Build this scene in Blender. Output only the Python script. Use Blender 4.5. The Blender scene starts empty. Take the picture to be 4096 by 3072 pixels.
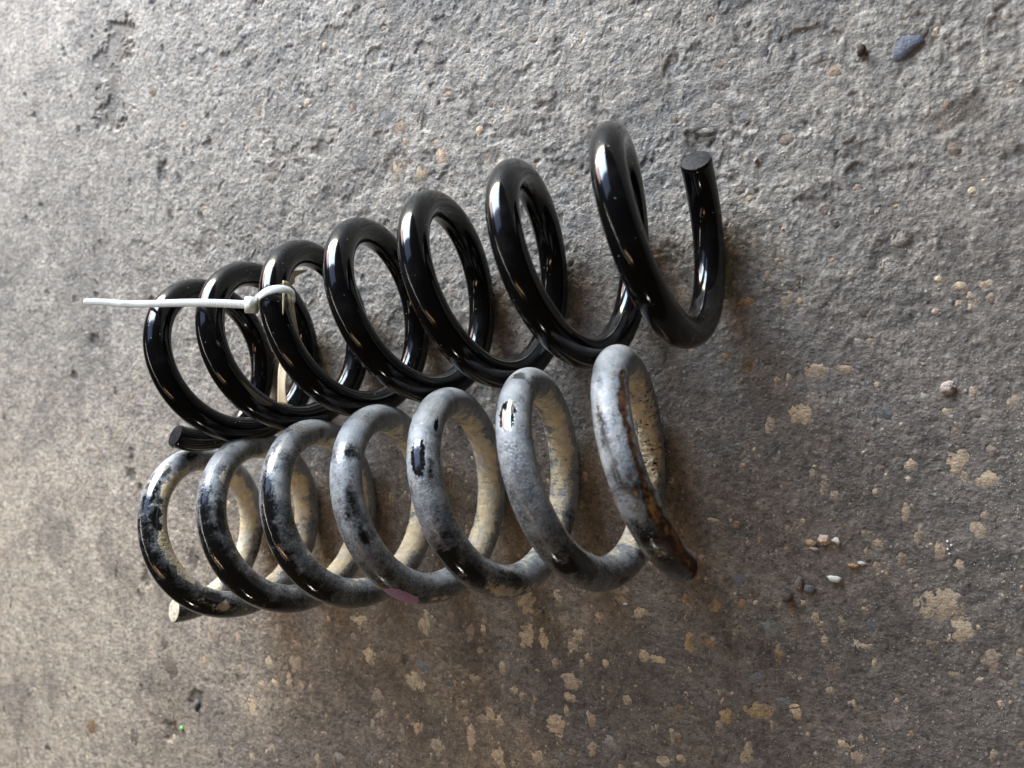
import bpy, math, random
import numpy as np
from mathutils import Vector, Matrix
random.seed(7); rng=np.random.default_rng(11)
PI=math.pi; CM=0.01
S=bpy.context.scene; COL=S.collection

# ------------------------------------------------------------------ camera (phone held about 37 cm above the floor)
FOC=24.854
CAM_TILT=0.48203
CAM_ROLL=-0.07536
CAM_H=36.69286

cam=bpy.data.objects.new('camera',bpy.data.cameras.new('camera')); COL.objects.link(cam)
cam.matrix_world=Matrix.Translation((0,0,CAM_H*CM))@Matrix.Rotation(CAM_TILT,4,'Y')@Matrix.Rotation(CAM_ROLL,4,'X')
cam.data.sensor_width=36; cam.data.lens=FOC; cam.data.clip_start=.01; cam.data.clip_end=60
cam.data.dof.use_dof=True; cam.data.dof.focus_distance=.375; cam.data.dof.aperture_fstop=FOC/3.0
S.camera=cam

# ------------------------------------------------------------------ light: an open workshop door, a few lamps inside, added streak lamps, dim warm room
W=bpy.data.worlds.new('World'); S.world=W; W.use_nodes=True
bg=W.node_tree.nodes['Background']; bg.inputs[0].default_value=(1,.80,.60,1); bg.inputs[1].default_value=.048
S.view_settings.view_transform='Standard'; S.view_settings.look='None'; S.view_settings.exposure=0; S.view_settings.gamma=1
S.cycles.max_bounces=6; S.cycles.sample_clamp_indirect=4
AIM=Vector((-.25,0,.04))
def lamp(name,az,el,dist,w,h,radiance,color,tilt=0.,target=None):
    a,e=math.radians(az),math.radians(el)
    p=AIM+Vector((math.cos(e)*math.cos(a),math.cos(e)*math.sin(a),math.sin(e)))*dist
    L=bpy.data.lights.new(name,'AREA'); L.shape='RECTANGLE'; L.size=w; L.size_y=h
    L.energy=radiance*PI*w*h; L.color=color
    o=bpy.data.objects.new(name,L); COL.objects.link(o)
    q=((target or AIM)-p).to_track_quat('-Z','Y')
    o.matrix_world=Matrix.Translation(p)@q.to_matrix().to_4x4()@Matrix.Rotation(tilt,4,'Z')
    return o
lamp('doorway_sky_light',117,20.5,1.9,1.2,.72,36,(.68,.83,1.0))
lamp('doorway_high_sky_light',119,41,2.0,1.2,.75,2.6,(.46,.60,1.0))
lamp('doorway_street_light',121,4.5,1.9,1.4,.30,47,(1.0,.91,.74))
lamp('doorway_side_light',143,12,1.9,.36,.72,13,(1.0,.72,.68))
def strip(name,a0,e0,a1,e1,dist,w,radiance,color):
    f=lambda a,e: AIM+Vector((math.cos(math.radians(e))*math.cos(math.radians(a)),math.cos(math.radians(e))*math.sin(math.radians(a)),math.sin(math.radians(e))))*dist
    p,q=f(a0,e0),f(a1,e1); c=(p+q)/2; x=(q-p).normalized(); z=(c-AIM).normalized(); y=z.cross(x).normalized(); z=x.cross(y)
    L=bpy.data.lights.new(name,'AREA'); L.shape='RECTANGLE'; L.size=(q-p).length; L.size_y=w; L.energy=radiance*PI*L.size*w; L.color=color
    o=bpy.data.objects.new(name,L); COL.objects.link(o); o.matrix_world=Matrix.Translation(c)@Matrix((x,y,z)).transposed().to_4x4(); return o
strip('ceiling_tube_light',-112,70,-58,63,2.2,.036,34,(1.0,.62,.32))
strip('skylight_strip_light',172,36,-150,60,2.4,.045,19,(1.0,.94,.82))
strip('added_streak_light',165,30,-172,52,2.6,.03,26,(1.0,.95,.86))  # added strip, gives the black paint longer pale reflection streaks
strip('added_warm_streak_light',-150,54,-95,60,2.6,.03,12,(1.0,.90,.72))  # added strip, carries the streaks on along the coils
lamp('work_light',-74,27,2.6,.13,.13,80,(1.0,.97,.88))

# ------------------------------------------------------------------ helpers
def tag(o,label=None,cat=None,group=None,kind=None):
    if label: o['label']=label
    if cat: o['category']=cat
    if group: o['group']=group
    if kind: o['kind']=kind
    return o
def empty(name,loc,label,cat,group=None):
    o=bpy.data.objects.new(name,None); COL.objects.link(o); o.location=loc; o.empty_display_size=.02
    return tag(o,label,cat,group)
def mesh(name,V,F,mat,parent=None,smooth=True,attrs=None):
    V=np.ascontiguousarray(V,dtype=np.float32); F=np.asarray(F)
    me=bpy.data.meshes.new(name)
    if F.ndim==2:
        k=F.shape[1]; me.vertices.add(len(V)); me.vertices.foreach_set('co',V.ravel())
        me.loops.add(F.size); me.loops.foreach_set('vertex_index',F.ravel().astype(np.int32))
        me.polygons.add(len(F)); me.polygons.foreach_set('loop_start',np.arange(0,F.size,k,dtype=np.int32))
        me.update(calc_edges=True)
    if smooth: me.polygons.foreach_set('use_smooth',np.ones(len(me.polygons),bool))
    for an,(ty,val) in (attrs or {}).items():
        a=me.attributes.new(an,ty,'POINT')
        if ty=='FLOAT': a.data.foreach_set('value',np.asarray(val,np.float32).ravel())
        else: a.data.foreach_set('color',np.asarray(val,np.float32).ravel())
    me.materials.append(mat); me.validate()
    o=bpy.data.objects.new(name,me); COL.objects.link(o)
    if parent:
        o.parent=parent
        if parent.type=='EMPTY': o.location=-Vector(parent.location)   # meshes are written in world coordinates
    return o
def grid_faces(n,m,wrap=False):
    i=np.arange(n-1)[:,None]*m; mm=m if wrap else m-1
    j=np.arange(mm)[None]; j2=(j+1)%m
    return np.stack([i+j,i+m+j,i+m+j2,i+j2],-1).reshape(-1,4)
class Mat:
    def __init__(s,name):
        s.m=bpy.data.materials.new(name); s.m.use_nodes=True; s.t=s.m.node_tree; s.b=s.t.nodes['Principled BSDF']
        s.tc=s.t.nodes.new('ShaderNodeTexCoord')
    def L(s,a,b): s.t.links.new(a,b)
    def put(s,sock,v):
        if hasattr(v,'is_output'): s.L(v,sock)
        elif isinstance(v,(tuple,list)) and len(v)==3: sock.default_value=(*v,1) if sock.type=='RGBA' else v
        else: sock.default_value=v
    def set(s,**k):
        for n,v in k.items(): s.put(s.b.inputs[n.replace('_',' ')],v)
        return s
    def noise(s,scale,detail=4,rough=.55,dist=0.,color=False,vec=None):
        n=s.t.nodes.new('ShaderNodeTexNoise'); n.inputs['Scale'].default_value=scale; n.inputs['Detail'].default_value=detail
        n.inputs['Roughness'].default_value=rough; n.inputs['Distortion'].default_value=dist
        s.L(vec or s.tc.outputs['Object'],n.inputs['Vector']); return n.outputs['Color' if color else 'Fac']
    def vor(s,scale,out='Distance',feature='F1'):
        n=s.t.nodes.new('ShaderNodeTexVoronoi'); n.feature=feature; n.inputs['Scale'].default_value=scale
        s.L(s.tc.outputs['Object'],n.inputs['Vector']); return n.outputs[out]
    def ramp(s,v,lo,hi,a=0.,b=1.):
        n=s.t.nodes.new('ShaderNodeMapRange'); n.interpolation_type='SMOOTHSTEP'
        s.put(n.inputs[0],v)
        for i,x in zip((1,2,3,4),(lo,hi,a,b)): s.put(n.inputs[i],x)
        return n.outputs[0]
    def math(s,op,a,b=0.,c=0.):
        n=s.t.nodes.new('ShaderNodeMath'); n.operation=op
        for i,x in zip((0,1,2),(a,b,c)): s.put(n.inputs[i],x)
        return n.outputs[0]
    def mix(s,f,a,b,mode='MIX'):
        n=s.t.nodes.new('ShaderNodeMix'); n.data_type='RGBA'; n.blend_type=mode
        s.put(n.inputs[0],f); s.put(n.inputs[6],a); s.put(n.inputs[7],b); return n.outputs[2]
    def attr(s,name,out='Fac'):
        n=s.t.nodes.new('ShaderNodeAttribute'); n.attribute_name=name; return n.outputs[out]
    def bump(s,h,dist,strength=1.,prev=None):
        n=s.t.nodes.new('ShaderNodeBump'); n.inputs['Distance'].default_value=dist; n.inputs['Strength'].default_value=strength
        s.L(h,n.inputs['Height'])
        if prev: s.L(prev,n.inputs['Normal'])
        return n.outputs[0]
def sstep(a,b,x):
    t=np.clip((x-a)/(b-a),0,1); return t*t*(3-2*t)
_G={}
def perlin(x,y,seed=0):
    if seed not in _G:
        a=np.random.default_rng(seed).random((256,256))*2*PI; _G[seed]=(np.cos(a).astype(np.float32),np.sin(a).astype(np.float32))
    gx,gy=_G[seed]
    xi=np.floor(x).astype(np.int32); yi=np.floor(y).astype(np.int32); fx=(x-xi).astype(np.float32); fy=(y-yi).astype(np.float32)
    u=fx*fx*fx*(fx*(fx*6-15)+10); v=fy*fy*fy*(fy*(fy*6-15)+10)
    def g(i,j):
        a=(xi+i)&255; b=(yi+j)&255; return gx[a,b]*(fx-i)+gy[a,b]*(fy-j)
    return ((g(0,0)*(1-u)+g(1,0)*u)*(1-v)+(g(0,1)*(1-u)+g(1,1)*u)*v)*1.5
def fbm(x,y,wl,octs,seed,gain=.5):
    r=0;a=1.
    for k in range(octs):
        r=r+a*perlin(x/wl+17.3*k,y/wl-9.1*k,seed+k); wl/=2.03; a*=gain
    return r

# ------------------------------------------------------------------ the two springs' shape data (cm, radians)
BLACK=[-22.4861,1.3049,0.2165,4.6107,-1.773,16.8563,0.0647,-1.0363,-0.0404,0.7499,0.0402,0.0705,-0.0111,-0.0975,-0.1405,-0.0444,0.069,0.0837,0.0581,0.0034,-0.0665,-0.0394,0.101,0.3681,0.3038,-0.1117,-0.2835,0.0457,0.1477,-0.179,-0.1918,-0.2222,-0.2999,-0.0938,0.144,-0.1722,-0.3193,0.1444,0.7021,0.5566,0.0756,-0.0517,-0.2403,-0.2929,-0.0494,-0.0129,0.0264,0.0518,0.0355,0.004,-0.0105,-0.0121,-0,0.0146,0.012,0.0105,0.0215,0.0636,0.0492,0.0152,0.0032,0.0323,0.0247,0.0241,0.0461,0.062,0.0264,-0.0037,-0.0261,-0.0518,-0.0501,-0.016,-0.0274,-0.0734,-0.0791,-0.0572,-0.0261]
DIRTY=[-21.76,-8.9936,0.2345,4.7327,-2.0454,17.2428,-0.5664,0.2471,-0.0015,0.7926,0.1162,-0.0161,-0.0348,-0.0462,-0.0271,0.0273,0.0497,0.0536,0.0492,0.0288,0.0072,0.0015,-0.0128,-0.037,-0.0217,0.0018,0.014,0.012,0.0148,0.0009,-0.0426,-0.0942,-0.1252,0.0093,0.0644,0.0254,0.1219,0.2089,-0.0026,-0.1508,-0.07,-0.0238,0.0024,0.0192,0.051,-0.0025,-0.0585,-0.0817,-0.0386,0.0204,0.0405,0.0288,-0.0013,-0.0051,0.0313,0.0569,0.0285,-0.0087,-0.0043,0.0225,0.0427,0.0329,-0.0049,-0.0341,-0.0246,-0.0116,-0.017,-0.0348,-0.0637,-0.0837,-0.0594,-0.0198,0.0274,0.0561,0.0502,0.0293,0.0062]
SPAN_B=(2.6538,49.5689)
SPAN_D=(2.8472,46.56)
FEAT={
 'bare':[(38.6,0.112,7.51,3.92),(32.536,0.261,7.31,3.62),(32.167,1.274,3.6,1.15),(20.054,0.273,18.75,3.37),(20.431,0.096,10.43,3.73),(20.738,0.192,12.72,4.49),(21.036,0.274,11.37,4.55),(13.731,0.393,12.37,3.3),(14.131,0.367,12.25,4.9),(14.461,0.661,13.9,5.72),(14.807,0.634,10.77,4.97),(15.231,0.765,10.18,2.54),(7.274,0.368,13.7,3.2),(7.839,0.248,15.29,4.95),(8.122,0.396,13.48,5.39),(8.42,0.402,13.57,4.98),(8.735,0.628,10.97,3.66),(45.105,-0.263,12.53,2.0),(45.458,-0.118,6.76,1.35),(44.783,-0.134,4.54,1.62),(46.079,0.171,9.56,5.73),(46.299,0.591,7.2,3.93)],
 'dark':[(26.566,0.962,8.25,2.85),(26.056,1.004,4.24,3.7),(26.865,0.997,4.13,1.65),(32.646,1.02,4.15,1.73),(33.463,-0.026,7.73,5.62),(33.683,0.713,6.4,4.27),(27.807,0.506,4.01,2.41),(34.099,1.809,6.69,2.23),(38.043,0.373,3.32,2.8),(38.035,1.399,5.91,3.1),(35.372,1.756,10.43,3.91),(40.062,1.3,9.1,5.6),(40.745,1.078,3.43,1.53),(41.114,1.823,3.95,1.98),(39.889,0.297,4.12,2.06),(6.457,1.133,5.77,3.84),(6.897,0.765,5.59,2.61),(7.171,0.766,5.49,2.29),(13.872,1.495,9.03,2.46),(7.501,1.251,8.12,2.71),(8.798,1.688,8.23,3.66),(14.744,1.047,6.59,3.3),(18.86,1.81,2.47,2.47),(4.351,1.056,12.73,5.3)],
 'mud':[(7.211,1.544,15.56,3.48),(7.651,1.643,15.32,3.24),(7.988,1.795,9.89,3.24),(8.295,1.895,8.12,2.71),(8.892,1.341,13.77,3.67),(13.393,1.36,7.55,2.18),(6.708,1.958,5.67,2.36),(43.054,3.065,9.7,3.64),(42.528,2.923,9.12,2.99),(43.408,2.884,4.71,2.2),(37.014,2.682,10.0,4.17),(36.527,2.589,6.89,3.45),(34.186,0.86,15.01,3.75),(28.074,0.819,8.21,1.81),(30.148,2.865,17.46,4.36),(29.622,2.8,17.65,5.29),(29.096,2.423,13.1,5.24),(22.835,2.568,14.01,5.6),(16.229,2.812,11.94,4.98)],
 'rust':[(45.741,1.06,5.59,2.61),(45.914,1.094,5.97,2.14),(46.181,1.487,6.49,1.95),(46.424,1.201,4.0,1.67),(45.537,0.48,0.98,0.74),(45.631,0.463,1.84,1.47),(45.623,-0.879,1.88,0.63)],
 'seam':[(44.618,1.387,0.0,0.0),(44.814,1.214,0.0,0.0),(44.963,0.963,0.0,0.0),(45.073,1.186,0.0,0.0),(45.23,1.312,0.0,0.0),(45.38,1.228,0.0,0.0),(45.513,1.211,0.0,0.0),(45.647,1.13,0.0,0.0),(45.788,1.038,0.0,0.0),(45.961,1.269,0.0,0.0),(46.157,1.457,0.0,0.0),(46.362,1.443,0.0,0.0)],
 'purple':[(27.485,0.258,4.68,2.03),(27.603,0.464,4.72,2.2),(27.744,0.349,3.99,1.92)],
 'yellow':[(27.391,-0.296,1.72,0.7)],
}
STONES=('-459 189 4.2 2.3 p;-450 171 3.4 2.7 p;-502 197 3.7 2.8 p;-470 154 4.2 1.6 d;-503 183 5.6 3.5 d;-434 188 3.0 1.5 d;-508 211 2.3 2.6 p;-475 84 6.1 4.0 p;'
'-496 79 2.6 5.3 p;-396 85 5.0 2.9 p;-375 84 3.0 2.8 p;-361 77 3.2 2.8 p;-350 75 2.0 4.2 p;-339 76 3.9 2.5 p;-361 67 2.0 2.8 d;-450 91 3.8 1.6 p;'
'-385 106 4.6 2.2 d;-353 104 3.7 2.1 d;-326 146 2.7 4.4 p;-347 152 2.3 2.1 p;-372 166 2.1 2.3 d;-391 154 3.1 4.3 d;-331 186 1.9 1.6 w;'
'-271 126 4.4 4.4 t;-280 134 5.7 4.4 g;-256 137 4.0 3.4 p;-273 100 4.2 5.8 t;-256 97 4.0 3.2 t;-240 105 3.0 4.7 t;-267 117 2.4 3.3 t;-214 117 1.9 2.2 t;'
'-244 114 2.5 1.7 d;-198 162 5.6 2.3 p;-218 185 2.8 2.7 p;-185 175 3.4 2.6 p;-170 172 3.3 3.4 p;-222 159 2.9 3.1 p;-176 128 3.0 1.7 d;'
'-194 125 1.9 1.4 t;-192 130 1.6 2.6 p;-206 131 2.3 2.0 d;-215 138 4.3 1.6 p;-157 132 1.5 2.4 g;-156 163 2.1 2.2 p;-118 159 2.9 2.7 p;-98 108 1.6 2.1 d;'
'-100 121 2.3 1.9 g;-302 110 7.0 4.4 g;-308 142 2.6 3.4 d;-284 202 4.5 1.9 d;-222 164 2.2 2.2 d;-179 162 3.4 1.5 d;-242 163 3.0 1.8 g;'
'-257 130 2.4 2.3 d;-179 92 2.6 1.9 d;-154 87 2.5 1.9 d;-205 122 1.7 1.1 d;-236 141 2.9 1.5 g;-133 125 3.9 3.3 p;-150 157 1.5 2.2 p;-212 149 1.7 2.3 g;'
'-255 189 2.4 3.7 p;-283 188 2.5 1.3 p;-267 176 2.4 3.4 p;-24 120 2.8 2.7 t;-29 123 2.4 1.8 d;-24 110 4.0 2.9 p;-38 84 3.5 3.3 p;6 42 2.9 2.6 p;'
'0 64 3.5 2.8 p;-65 103 2.7 2.1 g;-79 110 3.5 2.2 p;-76 131 3.1 1.7 d;-44 91 2.6 2.2 d;-45 67 3.3 1.6 p;-65 69 2.3 2.1 d;21 99 1.5 2.0 p;'
'42 102 2.7 1.8 t;36 107 2.3 2.0 p;-21 147 1.7 2.2 p;-89 149 2.8 1.5 g;-65 150 2.0 1.9 p;-70 136 2.7 2.1 p;-26 56 2.4 2.3 d;32 60 1.5 1.5 d;'
'25 79 2.6 2.7 d;-82 100 3.3 1.2 p;-49 143 1.3 3.6 g;-92 161 2.4 1.5 p;-75 121 3.9 2.3 d;3 56 1.8 1.1 d;-13 66 1.7 1.7 w;-21 50 1.6 2.0 d;'
'-81 153 1.6 1.9 g;-56 134 2.2 3.0 g;-50 133 1.4 2.6 p;-60 65 1.6 1.5 g;16 130 1.5 2.0 p;-28 -19 5.2 3.4 T;-16 -18 3.9 1.8 t;-34 -40 4.8 5.2 T;'
'-59 -16 2.3 3.8 o;-51 -15 2.7 3.0 d;-48 -47 2.2 4.6 t;-62 14 3.4 2.2 o;-42 14 2.9 3.2 t;-36 14 1.4 1.5 t;-37 24 1.6 3.2 d;-51 28 1.0 2.4 d;'
'-94 17 5.1 4.5 t;-8 10 2.5 3.1 d;2 -38 4.0 2.6 g;18 -30 2.1 2.1 p;36 -27 1.4 2.9 t;26 -36 2.2 2.0 t;37 -37 2.1 1.4 d;51 -30 2.7 3.3 t;30 -45 1.8 3.4 t;'
'31 -57 3.7 5.7 T;43 -65 3.8 3.5 T;13 -61 2.4 2.3 t;44 -53 2.4 2.6 d;35 -65 1.9 3.0 t;-5 -50 1.8 1.6 d;-22 -74 1.8 4.8 t;-18 -79 2.3 2.4 t;'
'29 19 2.5 1.8 t;39 20 2.6 1.9 t;33 15 2.1 1.5 t;34 12 1.5 2.3 t;29 12 1.3 1.5 t;41 14 2.1 2.4 d;2 29 2.5 3.0 p;-60 -63 2.0 2.1 d;-10 -5 2.2 1.6 p;'
'-68 -82 3.6 3.4 d;-69 -13 3.9 1.6 o;-86 -10 2.4 1.1 t;-52 -26 3.0 1.6 d;-40 -23 1.0 2.6 t;-34 -27 2.0 1.8 g;-1 -25 1.5 1.5 g;-46 34 1.9 1.2 d;'
'-23 33 1.6 1.2 d;0 -75 1.3 1.8 d;-38 -76 2.2 2.4 d;1 -64 1.7 1.8 d;-8 -77 2.3 2.1 d;-64 -56 3.1 1.1 g;-77 -65 2.1 2.1 g;-16 -34 1.4 2.1 p;'
'-5 -5 1.6 1.5 p;-28 -69 1.7 2.8 t;13 -83 2.2 4.4 t;18 -93 2.1 4.0 t;-3 -95 2.2 2.0 t;1 -99 2.4 2.0 t;-3 -104 1.6 1.9 t;11 -105 2.4 2.9 t;'
'26 -99 2.6 3.1 t;34 -105 2.2 2.4 t;40 -88 2.6 3.3 t;29 -87 3.7 2.9 d;42 -81 1.7 1.9 t;-72 -143 3.7 3.4 O;-70 -115 2.6 1.9 d;-51 -105 1.2 2.6 o;'
'-24 -139 1.9 2.9 t;-30 -134 1.6 1.5 t;-33 -147 2.7 5.1 d;-13 -141 1.6 3.2 t;27 -124 8.8 6.4 T;37 -134 4.8 5.0 T;49 -130 3.6 2.6 d;48 -145 3.4 4.0 t;'
'33 -155 2.4 1.4 t;-3 -150 3.9 2.7 t;-15 -164 4.1 4.2 d;-6 -179 2.3 2.6 t;2 -157 0.9 2.0 t;12 -168 3.1 1.9 d;-49 -194 6.3 3.8 O;-66 -201 3.4 3.7 O;'
'-32 -190 2.9 3.3 T;-43 -199 1.0 2.7 t;-55 -217 2.7 6.8 T;-69 -210 2.1 5.3 t;24 -186 2.6 3.4 d;8 -189 2.6 2.4 d;1 -184 3.5 3.2 d;-9 -201 4.4 2.4 T;'
'-3 -205 2.7 3.4 T;-85 -166 2.8 4.9 O;-77 -163 3.6 2.8 o;26 -143 3.2 3.2 d;-41 -162 2.0 4.0 o;-60 -128 2.7 3.7 g;-44 -149 5.1 4.7 g;1 -139 2.6 2.7 g;'
'58 -140 1.2 2.2 T;54 -151 2.4 2.2 d;56 -155 2.7 1.5 d;50 -189 1.4 3.0 t;60 -181 1.5 1.6 T;18 -187 1.3 2.0 d;-69 -152 2.0 3.1 d;-59 -139 1.8 1.9 o;'
'-88 -142 1.7 2.3 o;-36 -186 4.6 2.3 g;-51 -177 4.0 2.5 g;18 -117 1.4 1.4 t;-39 -97 1.7 1.3 t;-75 -98 3.0 1.0 d;-63 -98 2.1 2.2 o;1 -110 1.8 1.5 t;'
'15 -110 1.4 1.2 t;-91 -204 1.6 3.1 o;-91 -221 2.0 2.7 o;-88 -231 2.7 1.8 T;-77 -224 4.2 3.6 d;-3 -132 1.4 0.9 d;-17 -175 1.6 1.8 d;9 -85 0.9 1.1 t;'
'-309 -197 7.0 4.0 T;-291 -193 4.6 3.3 o;-255 -189 4.0 8.4 T;-249 -184 2.5 2.3 t;-221 -187 3.0 6.3 t;-212 -184 1.8 3.0 T;-215 -198 2.6 3.0 t;'
'-182 -161 4.7 6.0 T;-182 -181 4.9 7.6 T;-171 -182 2.9 6.3 T;-162 -155 3.0 4.7 t;-158 -167 4.2 5.3 t;-124 -146 4.4 4.3 t;-113 -154 4.0 3.2 T;'
'-149 -175 2.8 4.3 t;-152 -181 2.8 4.1 T;-263 -229 8.0 6.2 Y;-301 -220 4.7 6.9 T;-198 -205 2.5 4.4 T;-218 -217 3.5 3.1 T;-164 -195 2.1 3.4 t;'
'-153 -203 5.5 4.2 T;-110 -178 2.2 4.1 T;-102 -178 3.6 2.5 T;-132 -188 2.1 2.6 T;-190 -218 2.9 3.0 t;-154 -213 3.1 2.5 T;-120 -206 2.5 2.7 T;'
'-138 -204 2.8 4.7 d;-207 -236 3.7 4.1 T;-212 -242 4.0 3.1 t;-201 -241 2.5 4.5 T;-221 -256 3.1 9.3 T;-262 -261 4.2 4.6 T;-275 -268 2.7 5.5 t;'
'-293 -273 3.3 4.9 t;-300 -269 2.5 4.5 t;-295 -248 4.7 5.1 t;-291 -258 2.8 5.1 t;-162 -232 5.4 6.4 T;-141 -222 3.2 3.8 T;-140 -238 2.4 5.5 T;'
'-175 -255 3.3 4.4 T;-201 -263 4.4 7.1 T;-186 -247 3.1 3.6 t;-247 -269 5.1 5.8 Y;-130 -233 3.3 3.0 p;-93 -219 3.4 4.1 Y;-98 -236 3.5 3.4 T;'
'-242 -279 3.3 1.7 O;-224 -245 2.4 1.9 p;-257 -217 7.6 4.3 g;-185 -188 1.7 1.6 t;-128 -203 2.9 3.7 d;-178 -228 2.0 3.9 p;-156 -221 1.4 3.5 t;'
'-203 -175 1.6 6.0 d;-236 -224 2.9 2.5 g;-186 -220 2.0 2.2 t;-109 -167 3.6 1.8 d;-143 -186 1.8 2.1 d;-186 -264 2.2 2.0 d;-147 -191 1.4 2.6 d;'
'-159 -250 1.5 3.3 p;-163 -255 2.1 2.3 p;-192 -265 2.3 2.6 t;-313 -211 3.7 3.4 t;-130 -211 1.6 3.3 d;-121 -238 1.7 3.7 d;-113 -241 2.5 1.8 p;'
'-95 -183 3.0 1.9 d;-137 -161 2.3 2.8 t;-199 -168 4.4 1.8 d;-211 -177 1.6 2.0 t;-121 -165 1.3 2.3 d;-288 -201 2.2 2.8 o;-271 -216 3.4 3.2 d;'
'-292 -211 3.5 3.5 d;-236 -219 1.5 2.1 t;-238 -245 2.5 3.2 d;-226 -234 2.4 2.1 t;-127 -245 2.0 2.8 d;-123 -246 2.3 1.9 T;-83 -202 1.9 2.6 d;'
'-94 -206 2.7 3.5 d;-199 -217 1.4 2.0 t;-370 -241 6.0 6.7 T;-396 -246 4.0 4.2 T;-376 -256 2.9 6.5 T;-366 -257 3.8 3.6 T;-405 -265 4.1 3.7 t;'
'-390 -260 3.3 3.4 T;-414 -284 4.2 7.6 T;-378 -273 3.3 4.4 t;-468 -262 3.4 5.8 T;-460 -236 2.0 9.8 t;-508 -276 9.3 9.2 d;-620 -356 6.9 7.0 o;'
'-385 -220 3.6 4.8 t;-429 -235 2.8 4.8 t;-368 -227 4.7 2.6 t;-436 -317 3.7 5.2 t;-395 -312 3.1 3.8 t;-516 -257 5.3 4.9 d;-453 -242 4.8 3.9 d;'
'-371 -267 3.5 2.4 t;-427 -258 2.5 3.8 t;-713 -337 7.2 5.5 p;-692 -396 4.9 3.6 d;-618 -379 5.9 4.3 p;-559 -350 4.9 5.8 d;-329 -300 4.5 3.5 p;'
'-350 -309 2.5 4.8 t;-363 -299 2.2 4.1 t;-367 -287 3.5 4.8 d;-343 -287 3.7 2.4 t;-574 -205 3.1 4.8 d;-385 -242 2.6 2.4 t;-462 -197 2.9 5.1 t;'
'-417 -326 3.2 3.8 t;-352 -290 2.2 3.1 t')

# ------------------------------------------------------------------ ground (heights and colours in cm on one sheet)
def axis(lo,hi,steps,outer):
    a=[lo]
    while a[-1]<hi: a.append(a[-1]+steps(a[-1]))
    l=[];d=.2;x=lo
    while x>-outer: d*=1.25; x-=d; l.append(x)
    r=[];d=.2;x=a[-1]
    while x<outer: d*=1.25; x+=d; r.append(x)
    return np.array(l[::-1]+a+r,np.float64)
gx=axis(-80,8,lambda x:.066 if x>-36 else .066+.05*min(1,(-36-x)/30),420); gy=axis(-46,31,lambda y:.080,420)
X,Y=np.meshgrid(gx,gy,indexing='ij')
stones=[(lambda a:(float(a[0])/10,float(a[1])/10,float(a[2])/10,float(a[3])/10,a[4]))(e.split()) for e in STONES.split(';')]
warp=fbm(X,Y,3.,3,90)
# zones: craggy grey concrete above, worn oily floor lower right, dusty floor lower left (lightened for door light)
oily=sstep(.0,1.,(-Y+4+.30*(X+24)+3.5*fbm(X,Y,9,3,5))/16)*sstep(-66,-30,X+6*fbm(X,Y,12,2,6))
crag=np.clip(1-.78*oily-.62*sstep(-38,-62,X)-.15*sstep(0,-20,Y),.1,1)
h_low=.10*fbm(X,Y,11.,3,20)*(.55+.45*crag)
ridge=1-2*np.abs(perlin(X/2.1+.5*warp,Y/2.1+.4*warp,31)); ridge2=1-2*np.abs(perlin(X/.95+.6*warp,Y/.95,33))
h_mid=crag*(.034*fbm(X+.6*warp,Y+.4*warp,1.7,3,40,.55)+.014*ridge*np.clip(.5+fbm(X,Y,6,2,43),0,1)+.008*ridge2)
h_fine=.80*(.42+.58*crag+.30*oily)*(.021*fbm(X,Y,.55,4,50,.74)+.020*np.abs(perlin(X/.40+.3*warp,Y/.36,57))-.034*sstep(.38,.62,perlin(X/.34,Y/.30,58))*(.3+.7*crag)
      +.014*sstep(.30,.55,perlin(X/.26,Y/.24,59)))
flake=sstep(.42,.60,fbm(X,Y,.9,3,140,.6))*np.clip(.25+crag,0,1)
h_fine+=.016*flake
chip=fbm(X+.5*warp,Y,2.6,4,61,.6)                                     # flakes broken out of the top skin
hollow=sstep(.42,.60,chip)*crag
h=h_low+h_mid+h_fine-.06*hollow
gd=np.hypot((X+55.2+1.0*fbm(X*.2,Y,5,3,152))/(2.0+.6*np.sin(Y*.9)),np.maximum(0,np.abs(Y-20.2)-3.1)/1.3)+.80*fbm(X,Y,1.5,5,150,.66); gouge=1-sstep(.45,1.0,gd)
h=h-.13*gouge
dirt=np.maximum(.9*gouge,.75*(1-sstep(.2,1.25,gd)))+.75*hollow*np.clip(.6+fbm(X,Y,1.5,3,66),0,1)
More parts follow.
